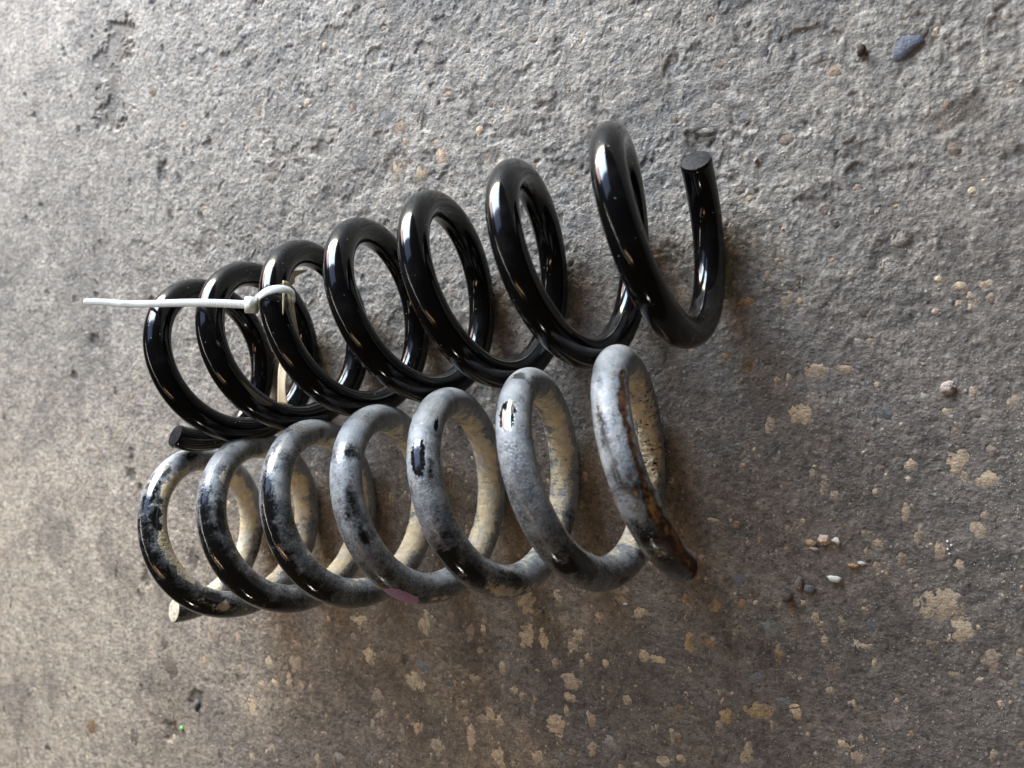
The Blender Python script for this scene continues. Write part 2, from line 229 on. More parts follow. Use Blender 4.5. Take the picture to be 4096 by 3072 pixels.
# oblong pits in the far corner
pit_at=[(-59,-1,.8,1.1),(-62,-4,.5,.7),(-51.5,2,.7,.9),(-49.6,12,.6,.9),(-27.4,10.6,1.1,1.2),(-20.6,9.9,.9,.7),(-33,9,.8,.9),(-8.5,9.5,1.1,.6),(.5,3.6,1.4,.8),(2.5,9.3,1.5,.8),(-55,-12,.7,.8),(-51,-33,1.2,1.0),(-47.8,-29.6,1.1,1.1),(-53.5,-20.5,.7,.7),(-47.6,-18.1,.8,1.1)]
for k in range(150):
    x=rng.uniform(-79,-42); y=rng.uniform(-42,30)
    if rng.random()<.35+.5*(y>0): pit_at.append((x,y,rng.uniform(.14,.34),rng.uniform(.25,.75)))
for (x,y,rx,ry) in pit_at:
    i0,i1=np.searchsorted(gx,[x-2.2*max(rx,ry),x+2.2*max(rx,ry)]); j0,j1=np.searchsorted(gy,[y-2.2*max(rx,ry),y+2.2*max(rx,ry)])
    if i1<=i0 or j1<=j0: continue
    xs,ys=X[i0:i1,j0:j1]-x,Y[i0:i1,j0:j1]-y; a=rng.uniform(.1,.5); ca,sa=math.cos(a),math.sin(a)
    u=xs*ca+ys*sa; v=-xs*sa+ys*ca
    d=np.sqrt((u/rx)**2+(v/ry)**2)+.40*fbm(X[i0:i1,j0:j1],Y[i0:i1,j0:j1],.9*min(1,rx*1.5),3,70)
    m=1-sstep(.40,1.12,d)
    h[i0:i1,j0:j1]-=m*min(.16 if x<-40 else .075,.22*min(rx,ry)+.04); dirt[i0:i1,j0:j1]=np.maximum(dirt[i0:i1,j0:j1],m*.85)
# stones are worn flush: the floor skin closes over their edges along a ragged line
cracks=fbm(X,Y,.55,4,130,.72)
for (x,y,rx,ry,c) in stones:
    R=1.9*max(rx,ry); i0,i1=np.searchsorted(gx,[x-R,x+R]); j0,j1=np.searchsorted(gy,[y-R,y+R])
    if i1<=i0 or j1<=j0: continue
    u=(X[i0:i1,j0:j1]-x)/rx; v=(Y[i0:i1,j0:j1]-y)/ry; k=rng.integers(4,8); a=np.arange(k)*2*PI/k+rng.uniform(-.5,.5,k)+rng.uniform(0,6)
    d=np.max([np.cos(q)*u+np.sin(q)*v for q in a],0)*rng.uniform(.95,1.1)*.5+.5*np.sqrt(u*u+v*v)
    dn=d*rng.uniform(.92,1.15)+.60*cracks[i0:i1,j0:j1]*min(1.,.35+.5/max(rx,ry)*.4+.25)
    m=1-sstep(1.15,1.7,d); z=h_low[i0:i1,j0:j1]-.004+np.clip((dn-.93)*.10,-.05,.010)
    h[i0:i1,j0:j1]=h[i0:i1,j0:j1]*(1-m)+z*m
edge=sstep(30,60,np.maximum(np.maximum(X-8,-80-X),np.maximum(Y-31,-46-Y))); h=h*(1-edge)
# floor colour, with some door light and warm shade painted in
g0=np.array([.250,.226,.196]); g1=np.array([.300,.274,.240]); dust=np.array([.50,.42,.335]); oil=np.array([.165,.140,.121]); brown=np.array([.225,.168,.115])
n1=fbm(X,Y,4.5,4,80,.6)[...,None]; n2=fbm(X,Y,14,3,84)[...,None]
lowleft=(sstep(4,-22,Y)*sstep(-30,-52,X+.25*Y))[...,None]
C=g0*(1+.22*n1+.10*n2); C=C+(g1-g0)*sstep(-20,-60,X)[...,None]  # paler to the left: brightness near the door painted in
C=C*(1-lowleft)+dust*(1+.18*n1)*lowleft  # pale dust, its colour raised to stand in for stronger light
o=np.clip(oily*1.0,0,1)[...,None]*.92; bz=np.clip(oily*sstep(2,-16,X)*sstep(-4,-12,Y),0,1)[...,None]*np.clip(.7+n2,0,1)  # brown lower middle: floor tone plus warm shade painted in
OC=(oil*(1-bz)+brown*bz)*(1+.25*n1)
C=C*(1-o)+OC*o
dw=.85*np.clip(dirt,0,1)[...,None]
C=C*(1+.32*fbm(X,Y,.42,4,160,.78)[...,None]+.16*fbm(X,Y,1.3,3,165)[...,None]); fl=(flake*(1-oily))[...,None]*.5; C=C*(1-fl)+np.array([.42,.39,.355])*fl
f2=(sstep(.50,.60,fbm(X+.2*warp,Y,.75,3,170,.6))*(1-.6*oily))[...,None]*.5; C=C*(1-f2)+np.array([.38,.315,.26])*f2
f3=(sstep(.50,.66,fbm(X,Y,.62,3,176,.6)))[...,None]*.45; C=C*(1-f3)+np.array([.105,.095,.085])*f3
stain=sstep(.25,.6,fbm(X,Y,8,4,99,.55))[...,None]*.35; C=C*(1-stain)+np.array([.13,.122,.115])*stain*(1-o)+OC*stain*o
sx,sy=X+55.3,Y+6.5; sc=np.exp(-((sx*.83-sy*.55)/.22)**2)*sstep(6.5,4,np.abs(sx*.5+sy*.86))*np.clip(.6+fbm(X,Y,1.,3,87),0,1)
C=C*(1-.5*sc[...,None])+np.array([.42,.34,.22])*.5*sc[...,None]     # pale scrape
dw=dw*np.clip(.75+.5*n1,0,1); C=C*(1-dw)+np.array([.105,.082,.060])*(1+.5*n1)*dw; C=np.clip(C,.02,.6); HG=h
m=Mat('rough_concrete')
col=m.attr('floor_color','Color')
fine=m.noise(900,3,.65); sp=m.noise(330,5,.62); big=m.noise(95,4,.6)
col=m.mix(1.,col,m.mix(m.ramp(fine,.25,.75),(.70,.70,.70),(1.30,1.29,1.27)),'MULTIPLY')
col=m.mix(1.,col,m.mix(m.ramp(big,.3,.7),(.80,.80,.81),(1.22,1.2,1.17)),'MULTIPLY')
cell=m.vor(420,'Color'); sep=m.t.nodes.new('ShaderNodeSeparateColor'); m.L(cell,sep.inputs[0])
dd=m.vor(420); grain=m.math('MULTIPLY',m.ramp(sep.outputs[0],.86,.90),m.ramp(dd,.42,.28))
col=m.mix(m.math('MULTIPLY',grain,.55),col,m.mix(sep.outputs[1],(.38,.28,.19),(.46,.44,.42)))
dk=m.math('MULTIPLY',m.ramp(sep.outputs[2],.88,.92),m.ramp(dd,.4,.3)); col=m.mix(m.math('MULTIPLY',dk,.6),col,(.05,.045,.04))
hgt=m.math('ADD',m.math('MULTIPLY',fine,.45),m.math('ADD',sp,m.math('MULTIPLY',grain,.35)))
m.set(Base_Color=col,Roughness=m.ramp(m.noise(60,3),.3,.7,.52,.80),Specular_IOR_Level=.42,Normal=m.bump(hgt,.0012,.85))
V=np.stack([X*CM,Y*CM,h*CM],-1).reshape(-1,3)
ground=mesh('ground',V,grid_faces(len(gx),len(gy)),m.m,attrs={'floor_color':('FLOAT_COLOR',np.concatenate([C,np.ones(C.shape[:2]+(1,))],-1))})
tag(ground,kind='structure')
def hz(x,y,h=None):
    h=HG if h is None else h
    i=np.clip(np.searchsorted(gx,x)-1,0,len(gx)-2); j=np.clip(np.searchsorted(gy,y)-1,0,len(gy)-2)
    a=(x-gx[i])/(gx[i+1]-gx[i]); b=(y-gy[j])/(gy[j+1]-gy[j])
    return (h[i,j]*(1-a)+h[i+1,j]*a)*(1-b)+(h[i,j+1]*(1-a)+h[i+1,j+1]*a)*b

# ------------------------------------------------------------------ aggregate stones set in the floor
def stone_mat(name,c1,c2,film=(.12,.10,.085),amount=.5):
    m=Mat(name); n=m.noise(210,5,.65); n2=m.noise(520,4,.65); n3=m.noise(130,6,.7,.6); n4=m.noise(1100,3,.6)
    c=m.mix(m.ramp(n,.3,.7),c1,c2); c=m.mix(m.math('MULTIPLY',m.ramp(n2,.46,.64),amount),c,film); c=m.mix(m.math('MULTIPLY',m.ramp(n3,.50,.60),amount*1.5),c,film)
    c=m.mix(1.,c,m.mix(m.ramp(n4,.3,.7),(.80,.80,.80),(1.2,1.2,1.2)),'MULTIPLY'); oi=m.t.nodes.new('ShaderNodeObjectInfo'); c=m.mix(1.,c,m.mix(oi.outputs['Random'],(.80,.81,.84),(1.22,1.17,1.10)),'MULTIPLY')
    m.set(Base_Color=c,Roughness=.8,Specular_IOR_Level=.3,Normal=m.bump(m.math('ADD',n2,n4),.0007,.8)); return m.m
SM={'T':stone_mat('tan_stone',(.50,.365,.235),(.66,.52,.36),amount=.3),'t':stone_mat('dull_tan_stone',(.39,.295,.205),(.53,.42,.305),amount=.42),
 'd':stone_mat('dirty_stone',(.19,.155,.125),(.27,.215,.165),amount=.6),'p':stone_mat('pale_stone',(.29,.26,.225),(.40,.365,.32),(.23,.21,.19),.5),
 'g':stone_mat('grey_stone',(.17,.17,.168),(.24,.235,.225),(.13,.12,.11),.5),'o':stone_mat('orange_stone',(.30,.19,.10),(.40,.27,.16)),
 'O':stone_mat('ochre_stone',(.44,.30,.15),(.54,.39,.22),amount=.3),'Y':stone_mat('yellowish_stone',(.52,.41,.26),(.66,.54,.36),amount=.3),
 'w':stone_mat('white_stone',(.38,.36,.32),(.52,.49,.43),(.22,.20,.17),.5)}
def slab(x,y,rx,ry,n=13,lift=.012,ang=None,rag=.25,ring=None,flush=False):
    """an angular flat stone lying in the surface: centre, inner ring, outer ring tucked below the skin"""
    if ring is None:
        a=np.sort((np.arange(n)+rng.uniform(-.33,.33,n))*2*PI/n); w=rng.standard_normal(n); r=1+rag*(.55*w+.45*np.roll(w,1)+.35*np.roll(w,2)); r=np.clip(r,.55,1.4)
        px=rx*r*np.cos(a); py=ry*r*np.sin(a)
        t=rng.uniform(-.35,.35) if ang is None else ang
        px,py=px*math.cos(t)-py*math.sin(t),px*math.sin(t)+py*math.cos(t)
    else: px,py=ring[:,0]-x,ring[:,1]-y; n=len(px)
    H=h_low if flush else HG; lift=-.004 if flush else lift
    P=[(x,y,float(hz(x,y,H))+lift)]
    top=hz(x+px*.86,y+py*.86,H)
    for i in range(n): P.append((x+px[i]*.86,y+py[i]*.86,float(top[i])+lift if flush else max(float(top[i]),P[0][2]-.03)+lift*.6))
    lowz=hz(x+px*1.04,y+py*1.04,H)
    for i in range(n): P.append((x+px[i]*1.04,y+py[i]*1.04,float(lowz[i])-.05))
    F=[(0,1+i,1+(i+1)%n) for i in range(n)]
    for i in range(n):
        j=(i+1)%n; F+=[(1+i,1+n+i,1+n+j),(1+i,1+n+j,1+j)]
    return np.array(P)*CM,np.array(F)
stones.sort(key=lambda s:-s[2]*s[3]/(37**2+(s[0]+0)**2+s[1]**2))
for (x,y,rx,ry,c) in stones[:285]:
    V,F=slab(x,y,rx*1.55,ry*1.55,ang=0,rag=.06,flush=True); mesh('stone',V,F,SM[c],ground,smooth=True)
ring=np.array([[.18,13.02],[.54,13.07],[1.03,12.96],[1.22,12.69],[1.12,12.52],[.93,12.41],[.64,12.16],[.34,11.94],[.1,11.93],[-.1,12.01],[-.05,12.5],[.05,12.8]])
V,F=slab(.5,12.5,1,1,ring=ring,lift=.03); b=mesh('stone',V,F,stone_mat('blue_grey_stone',(.115,.125,.165),(.155,.165,.205),(.2,.2,.2),.15),ground)
tag(b,'smooth blue-grey stone set in the concrete, the largest of its colour')
def joined(name,items,mat,parent,label=None,smooth=False):
    Vs=[];Fs=[];o=0
    for V,F in items: Vs.append(V);Fs.append(F+o);o+=len(V)
    ob=mesh(name,np.concatenate(Vs),np.concatenate(Fs),mat,parent,smooth); tag(ob,label,kind='stuff'); return ob
rest=[slab(x,y,rx*1.5,ry*1.5,9,ang=0,rag=.06,flush=True) for (x,y,rx,ry,c) in stones[285:]]
small={'t':[],'p':[],'d':[]}
def orange(x,y): i=np.searchsorted(gx,x);j=np.searchsorted(gy,y); return oily[min(i,len(gx)-1),min(j,len(gy)-1)]
for k in range(2200):
    x=rng.uniform(-78,6); y=rng.uniform(-44,29); oo=orange(x,y)
    c='p' if rng.random()>.25+.7*oo else ('t' if rng.random()<.4 else 'd'); r=.06+.15*rng.random()**2.5
    if rng.random()<.55 or oo>.3: small[c].append(slab(x,y,r*rng.uniform(.7,1.3),r*rng.uniform(.7,1.5),8,lift=.002,rag=.75))
big=[]
for k in range(2600):
    x=rng.uniform(-62,6); y=rng.uniform(-42,-1); dens=sstep(0,-14,y)*sstep(-66,-38,x)*(.35+.65*sstep(4,-14,x))
    r=.07+.19*rng.random()**2.1
    if rng.random()<dens*.62: (big if rng.random()<.6 else small['t']).append(slab(x,y,r*rng.uniform(.5,1.1),r*rng.uniform(.8,1.7),7,lift=.001,rag=.6))
joined('small_aggregate',big,SM['T'],ground); joined('small_aggregate',rest+small['t'],SM['t'],ground); joined('small_aggregate',small['p'],SM['p'],ground); joined('small_aggregate',small['d'],SM['d'],ground)

# loose sand on the oily side
def octa(x,y,z,r):
    P=np.array([(1,0,0),(-1,0,0),(0,1,0),(0,-1,0),(0,0,1),(0,0,-1)],float)*r*rng.uniform(.6,1.2,(6,1)); a=rng.uniform(0,6.28); ca,sa=math.cos(a),math.sin(a)
    P=np.stack([P[:,0]*ca-P[:,1]*sa,P[:,0]*sa+P[:,1]*ca,P[:,2]],1)+(x,y,z)
    return P*CM,np.array([(0,2,4),(2,1,4),(1,3,4),(3,0,4),(2,0,5),(1,2,5),(3,1,5),(0,3,5)])
ms=Mat('pale_sand'); ms.set(Base_Color=(.66,.61,.54),Roughness=.3,Specular_IOR_Level=.6)
gr=[]
for k in range(30000):
    x=5.5-38*rng.random()**1.6; y=rng.uniform(-24,15)
    p=sstep(-36,2,x+.45*(4-y))*(.25+.75*sstep(8,-12,y))*np.clip(.55+1.3*float(fbm(np.array([x]),np.array([y]),3.5,2,123)[0]),.05,1)
    if rng.random()<p: gr.append(octa(x,y,float(hz(x,y))+.008,.011+.019*rng.random()**3))
joined('sand_grains',gr,ms.m,None,'fine pale sand scattered over the dark worn concrete at right')

# ------------------------------------------------------------------ springs
KN=np.linspace(.5*PI,16.5*PI,33)
def bspl(t,y):
    x=(t-KN[0])/(KN[1]-KN[0]); i=np.clip(np.floor(x).astype(int),0,31); f=x-i; y=np.asarray(y)
    Yp=np.concatenate([[2*y[0]-y[1]],y,[2*y[-1]-y[-2]]])
    return ((1-f)**3*Yp[i]+(3*f**3-6*f*f+4)*Yp[i+1]+(-3*f**3+3*f*f+3*f+1)*Yp[i+2]+f**3*Yp[i+3])/6
def path(q,t):
    x0,y0,hd,R,s0,s1,s2,s3,R1,r,R2=q[:11]; u=(t/(2*PI)-4)/3.5
    s=s0+s1*u+s2*u*u+s3*u**3+bspl(t,q[11:44]); Rt=R+R1*u+R2*u*u; Rr=Rt+bspl(t,q[44:77])
    A=np.array([math.cos(hd),math.sin(hd),0]); U=np.array([-math.sin(hd),math.cos(hd),0])
    P=np.array([x0,y0,0.])+s[:,None]*A+(Rr*np.cos(t))[:,None]*U; P[:,2]=Rt+r+Rr*np.sin(t)
    return P
def frames(q,t):
    P=path(q,t); e=1e-3; T=path(q,t+e)-path(q,t-e); T/=np.linalg.norm(T,axis=1)[:,None]
    U=np.array([-math.sin(q[2]),math.cos(q[2]),0]); E1=np.cos(t)[:,None]*U+np.sin(t)[:,None]*np.array([0,0,1.])
    E1-=(E1*T).sum(1)[:,None]*T; E1/=np.linalg.norm(E1,axis=1)[:,None]
    return P,T,E1,np.cross(E1,T)
def tube_point(q,t,ph,off=0.):
    P,T,A,B=frames(q,np.atleast_1d(np.asarray(t,float))); ph=np.atleast_1d(ph)
    return P+(q[9]+off)*(np.cos(ph)[:,None]*A+np.sin(ph)[:,None]*B)
def lift_of(q,span):
    t=np.linspace(*span,2000); return -(path(q,t)[:,2].min()-q[9])-.05
def tube(q,span,nt,nph,disp=None,bevel=.07):
    t=np.linspace(*span,nt); P,T,A,B=frames(q,t); ph=np.linspace(0,2*PI,nph,endpoint=False)
    TT,PH=np.meshgrid(t,ph,indexing='ij')
    s=np.concatenate([[0],np.cumsum(np.linalg.norm(np.diff(P,axis=0),axis=1))]); d=np.minimum(s,s[-1]-s)
    r=q[9]-np.where(d<bevel,bevel-np.sqrt(np.maximum(bevel**2-(bevel-d)**2,0)),0)
    RR=np.repeat(r[:,None],nph,1)
    if disp is not None: RR=RR+disp(TT,PH)
    V=P[:,None]+RR[...,None]*(np.cos(PH)[...,None]*A[:,None]+np.sin(PH)[...,None]*B[:,None])
    V[...,2]+=lift_of(q,span)
    return V.reshape(-1,3)*CM,grid_faces(nt,nph,True),TT,PH
def end_face(q,span,k,r,n=28):
    t=span[k]; P,T,A,B=frames(q,np.array([t])); sgn=-1 if k==0 else 1; z=np.array([0,0,lift_of(q,span)])
    rings=[(0,.025),(.5,.022),(.85,.012),(1.,0.)]
    V=[P[0]+z+T[0]*sgn*.025]
    for rr,o in rings[1:]:
        for i in range(n):
            a=2*PI*i/n; V.append(P[0]+z+r*rr*(1+(.02*rng.standard_normal() if rr<1 else 0))*(math.cos(a)*A[0]+math.sin(a)*B[0])+T[0]*sgn*(o-.004))
    F=[]
    for i in range(n):
        j=(i+1)%n; F.append((0,1+i,1+j))
        for k2 in range(2): a,b=1+k2*n,1+(k2+1)*n; F+=[(a+i,b+i,b+j),(a+i,b+j,a+j)]
    F=np.array(F)
    if sgn<0: F=F[:,::-1]
    return np.array(V)*CM,F

# new spring: gloss black paint, a little dust on it
m=Mat('gloss_black_paint')
spk=m.vor(900,'Color'); sep=m.t.nodes.new('ShaderNodeSeparateColor'); m.L(spk,sep.inputs[0])
speck=m.math('MULTIPLY',m.ramp(sep.outputs[0],.990,.994),m.ramp(m.vor(900),.30,.18))
haze=m.ramp(m.noise(70,5,.6),.45,.8)
mp=m.t.nodes.new('ShaderNodeMapping'); mp.inputs['Scale'].default_value=(1,.15,.3); mp.inputs['Rotation'].default_value=(.4,.9,.3); m.L(m.tc.outputs['Object'],mp.inputs[0])
scr=m.ramp(m.noise(1600,2,.5,vec=mp.outputs[0]),.70,.78)
c=m.mix(m.math('MULTIPLY',haze,.030),(.003,.003,.0035),(.25,.24,.23)); c=m.mix(m.math('MULTIPLY',speck,.8),c,(.5,.47,.42))
m.set(Base_Color=c,Roughness=m.math('ADD',.10,m.math('ADD',m.math('MULTIPLY',haze,.05),m.math('MULTIPLY',scr,.10))),Specular_IOR_Level=.36,
      Normal=m.bump(m.noise(60,2),.0006,.05))
gloss=m.m
me_=Mat('scuffed_black_end'); n=me_.noise(500,4,.6); me_.set(Base_Color=me_.mix(me_.ramp(n,.4,.7),(.006,.006,.007),(.024,.024,.028)),Roughness=.5,Specular_IOR_Level=.12,Normal=me_.bump(n,.0005,.5))
q=BLACK; p0=path(q,np.array([SPAN_B[0],SPAN_B[1]])).mean(0)*CM
black=empty('coil_spring',(p0[0],p0[1],0),'glossy new black coil spring with a white cable tie on it','coil spring')
V,F,TT,PH=tube(q,SPAN_B,1700,44); bc=mesh('coil',V,F,gloss,black)
for k in (0,1):
    V,F=end_face(q,SPAN_B,k,q[9]-.07); tag(mesh('end_face',V,F,me_.m,black),'scuffed dark grey cut end of the wire' if k==0 else None)

# old spring: the same paint under dust, dried mud and rust
q=DIRTY; r=q[9]; nt,nph=2700,76
t=np.linspace(*SPAN_D,nt); ph=np.linspace(0,2*PI,nph,endpoint=False); TT,PH=np.meshgrid(t,ph,indexing='ij')
Ra=4.75; AL=TT*Ra*10; AC=PH*r*10                                       # mm along and around the wire
nz=lambda wl,o,s,g=.55:fbm(AL,np.cos(PH)*r*10+3*np.sin(PH)*r*3,wl,o,s,g)+.0*AC
def ncyl(wl,o,s,g=.55):
    a=fbm(AL,np.cos(PH)*r*10+50,wl,o,s,g); b=fbm(AL+31,np.sin(PH)*r*10-40,wl,o,s+7,g); return .7*(a+b)
N1,N2,N3=ncyl(14,4,200),ncyl(4,4,220,.6),ncyl(1.6,3,240,.6)
def blobs(lst,soft,wob):
    o=np.zeros_like(TT)
    for (t0,p0_,ha,hc) in lst:
        if ha==0: continue
        i0,i1=np.searchsorted(t,[t0-2.2*ha/(Ra*10),t0+2.2*ha/(Ra*10)])
        da=(TT[i0:i1]-t0)*Ra*10; dp=(PH[i0:i1]-p0_+PI)%(2*PI)-PI; dc=dp*r*10
        d=np.sqrt((da/ha)**2+(dc/hc)**2)+wob*(.6*N2[i0:i1]+.4*N3[i0:i1])
        o[i0:i1]=np.maximum(o[i0:i1],1-sstep(1-soft,1+soft,d))
    return o
bare=blobs(FEAT['bare'][:3],.10,.30); sheen=blobs(FEAT['bare'][3:],.6,.45)
dark=blobs(FEAT['dark'],.65,.55); mudb=blobs(FEAT['mud'],.45,.9); rustb=blobs(FEAT['rust'],.12,.55)
seam=np.zeros_like(TT); sm=FEAT['seam']; ts=np.array([a[0] for a in sm]); ps=np.array([1.15,1.08,.98,1.02,1.08,1.08,1.08,1.06,1.08,1.2,1.3,1.35])
wd=(1.65+.9*perlin(t*9,t*0+3.3,77))*np.interp(t,ts,[.7,1.0,1.2,1.1,.9,.9,1.0,1.3,2.2,2.4,2.4,2.0])*sstep(ts[0]-.12,ts[0]+.05,t)
pc=np.interp(t,ts,ps)
ds=np.abs(((PH-pc[:,None]+PI)%(2*PI)-PI)*r*10+.9*N2+.5*N3)/np.maximum(wd[:,None],1e-3); seam=(1-sstep(.75,1.05,ds))*(wd>.05)[:,None]
halo=.46*(1-sstep(.8,2.9,ds+.6*N2))*(wd>.05)[:,None]; rust=np.maximum(np.maximum(rustb,.66*seam),halo)
scale=blobs([(43.05,2.8,16,6.5),(42.5,2.8,16,6),(43.5,2.8,9,5),(42.1,2.8,10,4.5)],.25,.7); plates=sstep(.01,.13,np.abs(fbm(AL*.30,np.cos(PH-2.2)*r*10+.8*N2,4.2,3,260,.6)+.10*N3))
turn=sstep(20,25,TT)
inner=sstep(.15,-.85,np.cos(PH+.25*N1)+.22*N1+.15*N2); far=sstep(.35,-.35,np.sin(TT)); under=sstep(.35,.9,-np.cos(TT))*sstep(.2,.9,np.cos(PH))*sstep(-.2,.4,-np.sin(TT)*.0+.2)
top=sstep(.2,.95,np.cos(TT))*sstep(.1,.8,np.cos(PH-.3))
lowf=np.exp(-((np.mod(TT,2*PI)-.78*PI)/(.30*PI))**2)*sstep(-.3,.5,np.cos(PH-.4))
dustv=.56+.09*turn+.24*N1+.06*N2+.16*top+.16*far-.26*lowf
dustv=dustv-.50*dark-.52*sheen*(1-.35*turn)-1.6*bare
mud=.95*mudb+.80*inner*(.35+.65*far)+.45*under*np.clip(.3+N1,0,1)-.25+.30*N2+.38*N1-.8*bare-.5*dark+.25*inner*(1-turn)
mud=np.maximum(mud,1.15*scale*plates-.25*(1-plates)*scale); mud=np.where(scale>.5,np.minimum(mud,.1+1.1*plates),mud); dustv=dustv-.9*scale*(1-plates); rust=np.maximum(rust,.42*scale*(1-plates))
dustv=np.clip(dustv,0,1.2); mud=np.clip(mud,0,1.2)
mound=.020*sstep(.3,.8,mud)*(.5+N3)+.006*sstep(.4,.8,dustv)
taper=sstep(46.0,46.56,TT)*(.10+.13*np.sin(PH)+.05*np.cos(PH))
mound=mound+.075*scale*plates*(.7+.6*N3)
def disp(a,b): return mound-taper-.045*sstep(.3,.7,rust)*(1+.8*N3)+.02*np.clip(N3,0,1)*rust
V,F,_,_=tube(q,SPAN_D,nt,nph,disp)
m=Mat('dusty_worn_black_paint')
d_,u_,r_=m.attr('dust'),m.attr('mud'),m.attr('rust')
f1,f2,f3=m.noise(260,6,.68),m.noise(900,4,.65),m.noise(120,4,.6)
jit=m.math('ADD',m.math('MULTIPLY',m.math('SUBTRACT',f1,.5),.75),m.math('MULTIPLY',m.math('SUBTRACT',f2,.5),.9))
cd=m.ramp(m.math('ADD',d_,m.math('MULTIPLY',jit,1.0)),.02,1.08); cd=m.math('MULTIPLY',cd,.68)
cm=m.ramp(m.math('ADD',u_,m.math('MULTIPLY',jit,.75)),.28,.62)
cr=m.ramp(m.math('ADD',r_,m.math('MULTIPLY',jit,.45)),.35,.55)
c=m.mix(cd,(.006,.006,.0065),m.mix(m.ramp(f3,.35,.65),m.mix(m.ramp(m.noise(38,4,.6),.52,.75),(.39,.415,.45),(.42,.385,.325)),(.56,.56,.555)))
crk=m.math('MULTIPLY',m.ramp(m.vor(170,'Distance','DISTANCE_TO_EDGE'),.05,.0),m.ramp(m.noise(45,3),.5,.62)); cm=m.math('MULTIPLY',cm,m.math('SUBTRACT',1.,m.math('MULTIPLY',crk,.8)))
f4=m.noise(75,5,.65)
c=m.mix(m.math('MULTIPLY',cm,.86),c,m.mix(m.ramp(f1,.35,.68),m.mix(m.ramp(f4,.4,.6),(.64,.47,.25),(.52,.44,.33)),m.mix(m.ramp(f4,.45,.6),(.82,.69,.45),(.67,.60,.48))))
c=m.mix(cr,c,m.mix(m.ramp(f1,.38,.62),(.045,.020,.010),m.mix(m.ramp(m.math('ADD',r_,m.math('MULTIPLY',m.math('SUBTRACT',f3,.5),.8)),.66,.95),(.105,.045,.020),(.38,.19,.065))))
cov=m.math('MAXIMUM',m.math('MAXIMUM',cd,cm),cr)
m.set(Base_Color=c,Roughness=m.ramp(cov,0.,.75,.08,.62),Specular_IOR_Level=m.ramp(cov,.3,1.,.55,.25),Normal=m.bump(m.math('ADD',m.math('MULTIPLY',f2,m.math('ADD',cov,.05)),m.math('MULTIPLY',m.math('ADD',cm,cr),f1)),.0009,.5),
      Coat_Weight=m.ramp(cov,.55,.15,0.,.5),Coat_Roughness=.12)
p0=path(q,np.array([SPAN_D[0],SPAN_D[1]])).mean(0)*CM
old=empty('coil_spring',(p0[0],p0[1],0),'old coil spring caked in grey dust and tan mud, its end rusty','coil spring')
oc=mesh('coil',V,F,m.m,old,attrs={'dust':('FLOAT',dustv),'mud':('FLOAT',mud),'rust':('FLOAT',rust)})
mc=Mat('mud_crusted_end'); n=mc.noise(420,5,.65); mc.set(Base_Color=mc.mix(mc.ramp(n,.35,.65),(.40,.33,.22),(.66,.60,.47)),Roughness=.85,Normal=mc.bump(n,.001,.8))
mr=Mat('rusty_end'); n=mr.noise(420,5,.65); mr.set(Base_Color=mr.mix(mr.ramp(n,.4,.65),(.03,.018,.012),(.24,.11,.035)),Roughness=.75,Normal=mr.bump(n,.001,.8))
V,F=end_face(q,SPAN_D,0,r-.07); tag(mesh('end_face',V,F,mc.m,old),'cream mud-crusted cut end of the wire')
V,F=end_face(q,SPAN_D,1,r-.20); tag(mesh('end_face',V,F,mr.m,old),'rusty cut end of the wire')
LD=lift_of(q,SPAN_D); LB=lift_of(BLACK,SPAN_B)
def paint_patch(t0,p0_,ha,hc,mat,label,slant=0.):
    na,nc=26,14; a=np.linspace(-1,1,na); c=np.linspace(-1,1,nc); V=[]
    for i in range(na):
        w=math.sqrt(max(0,1-abs(a[i])**3.2))*(1+.12*rng.standard_normal()*.5)
        tt=t0+a[i]*ha/(Ra*10); pp=p0_+(c*hc*w+slant*a[i]*ha)/(r*10)
        V.append(tube_point(q,np.full(nc,tt),pp,.018)+(0,0,LD))
    o=mesh('paint_mark',np.concatenate(V)*CM,grid_faces(na,nc),mat,old); tag(o,label)
mp_=Mat('purple_paint'); n=mp_.noise(300,5,.65); mp_.set(Base_Color=mp_.mix(mp_.ramp(n,.45,.75),(.42,.23,.43),(.46,.34,.43)),Roughness=.5)
my_=Mat('yellow_paint'); n=my_.noise(600,4); my_.set(Base_Color=my_.mix(my_.ramp(n,.4,.7),(.75,.58,.03),(.55,.42,.06)),Roughness=.5)
paint_patch(27.61,.20,9.2,4.4,mp_.m,'faded purple paint stripe',.05); paint_patch(27.385,-.30,1.8,.9,my_.m,'small yellow paint dab')

# ------------------------------------------------------------------ cable tie round the third coil of the new spring
mt=Mat('white_nylon'); mt.set(Base_Color=(.83,.84,.79),Roughness=.28,Transmission_Weight=.22,IOR=1.5,Subsurface_Weight=.35,Subsurface_Scale=.004,Subsurface_Radius=(1.,1.,.9))
q=BLACK; TT0=20.12; z=np.array([0,0,LB])
P,T,A,B=frames(q,np.array([TT0])); P,T,A,B=P[0]+z,T[0],A[0],B[0]
tie=empty('cable_tie',tuple(P*CM),'white nylon cable tie with a long free tail looped round the black spring','cable tie')
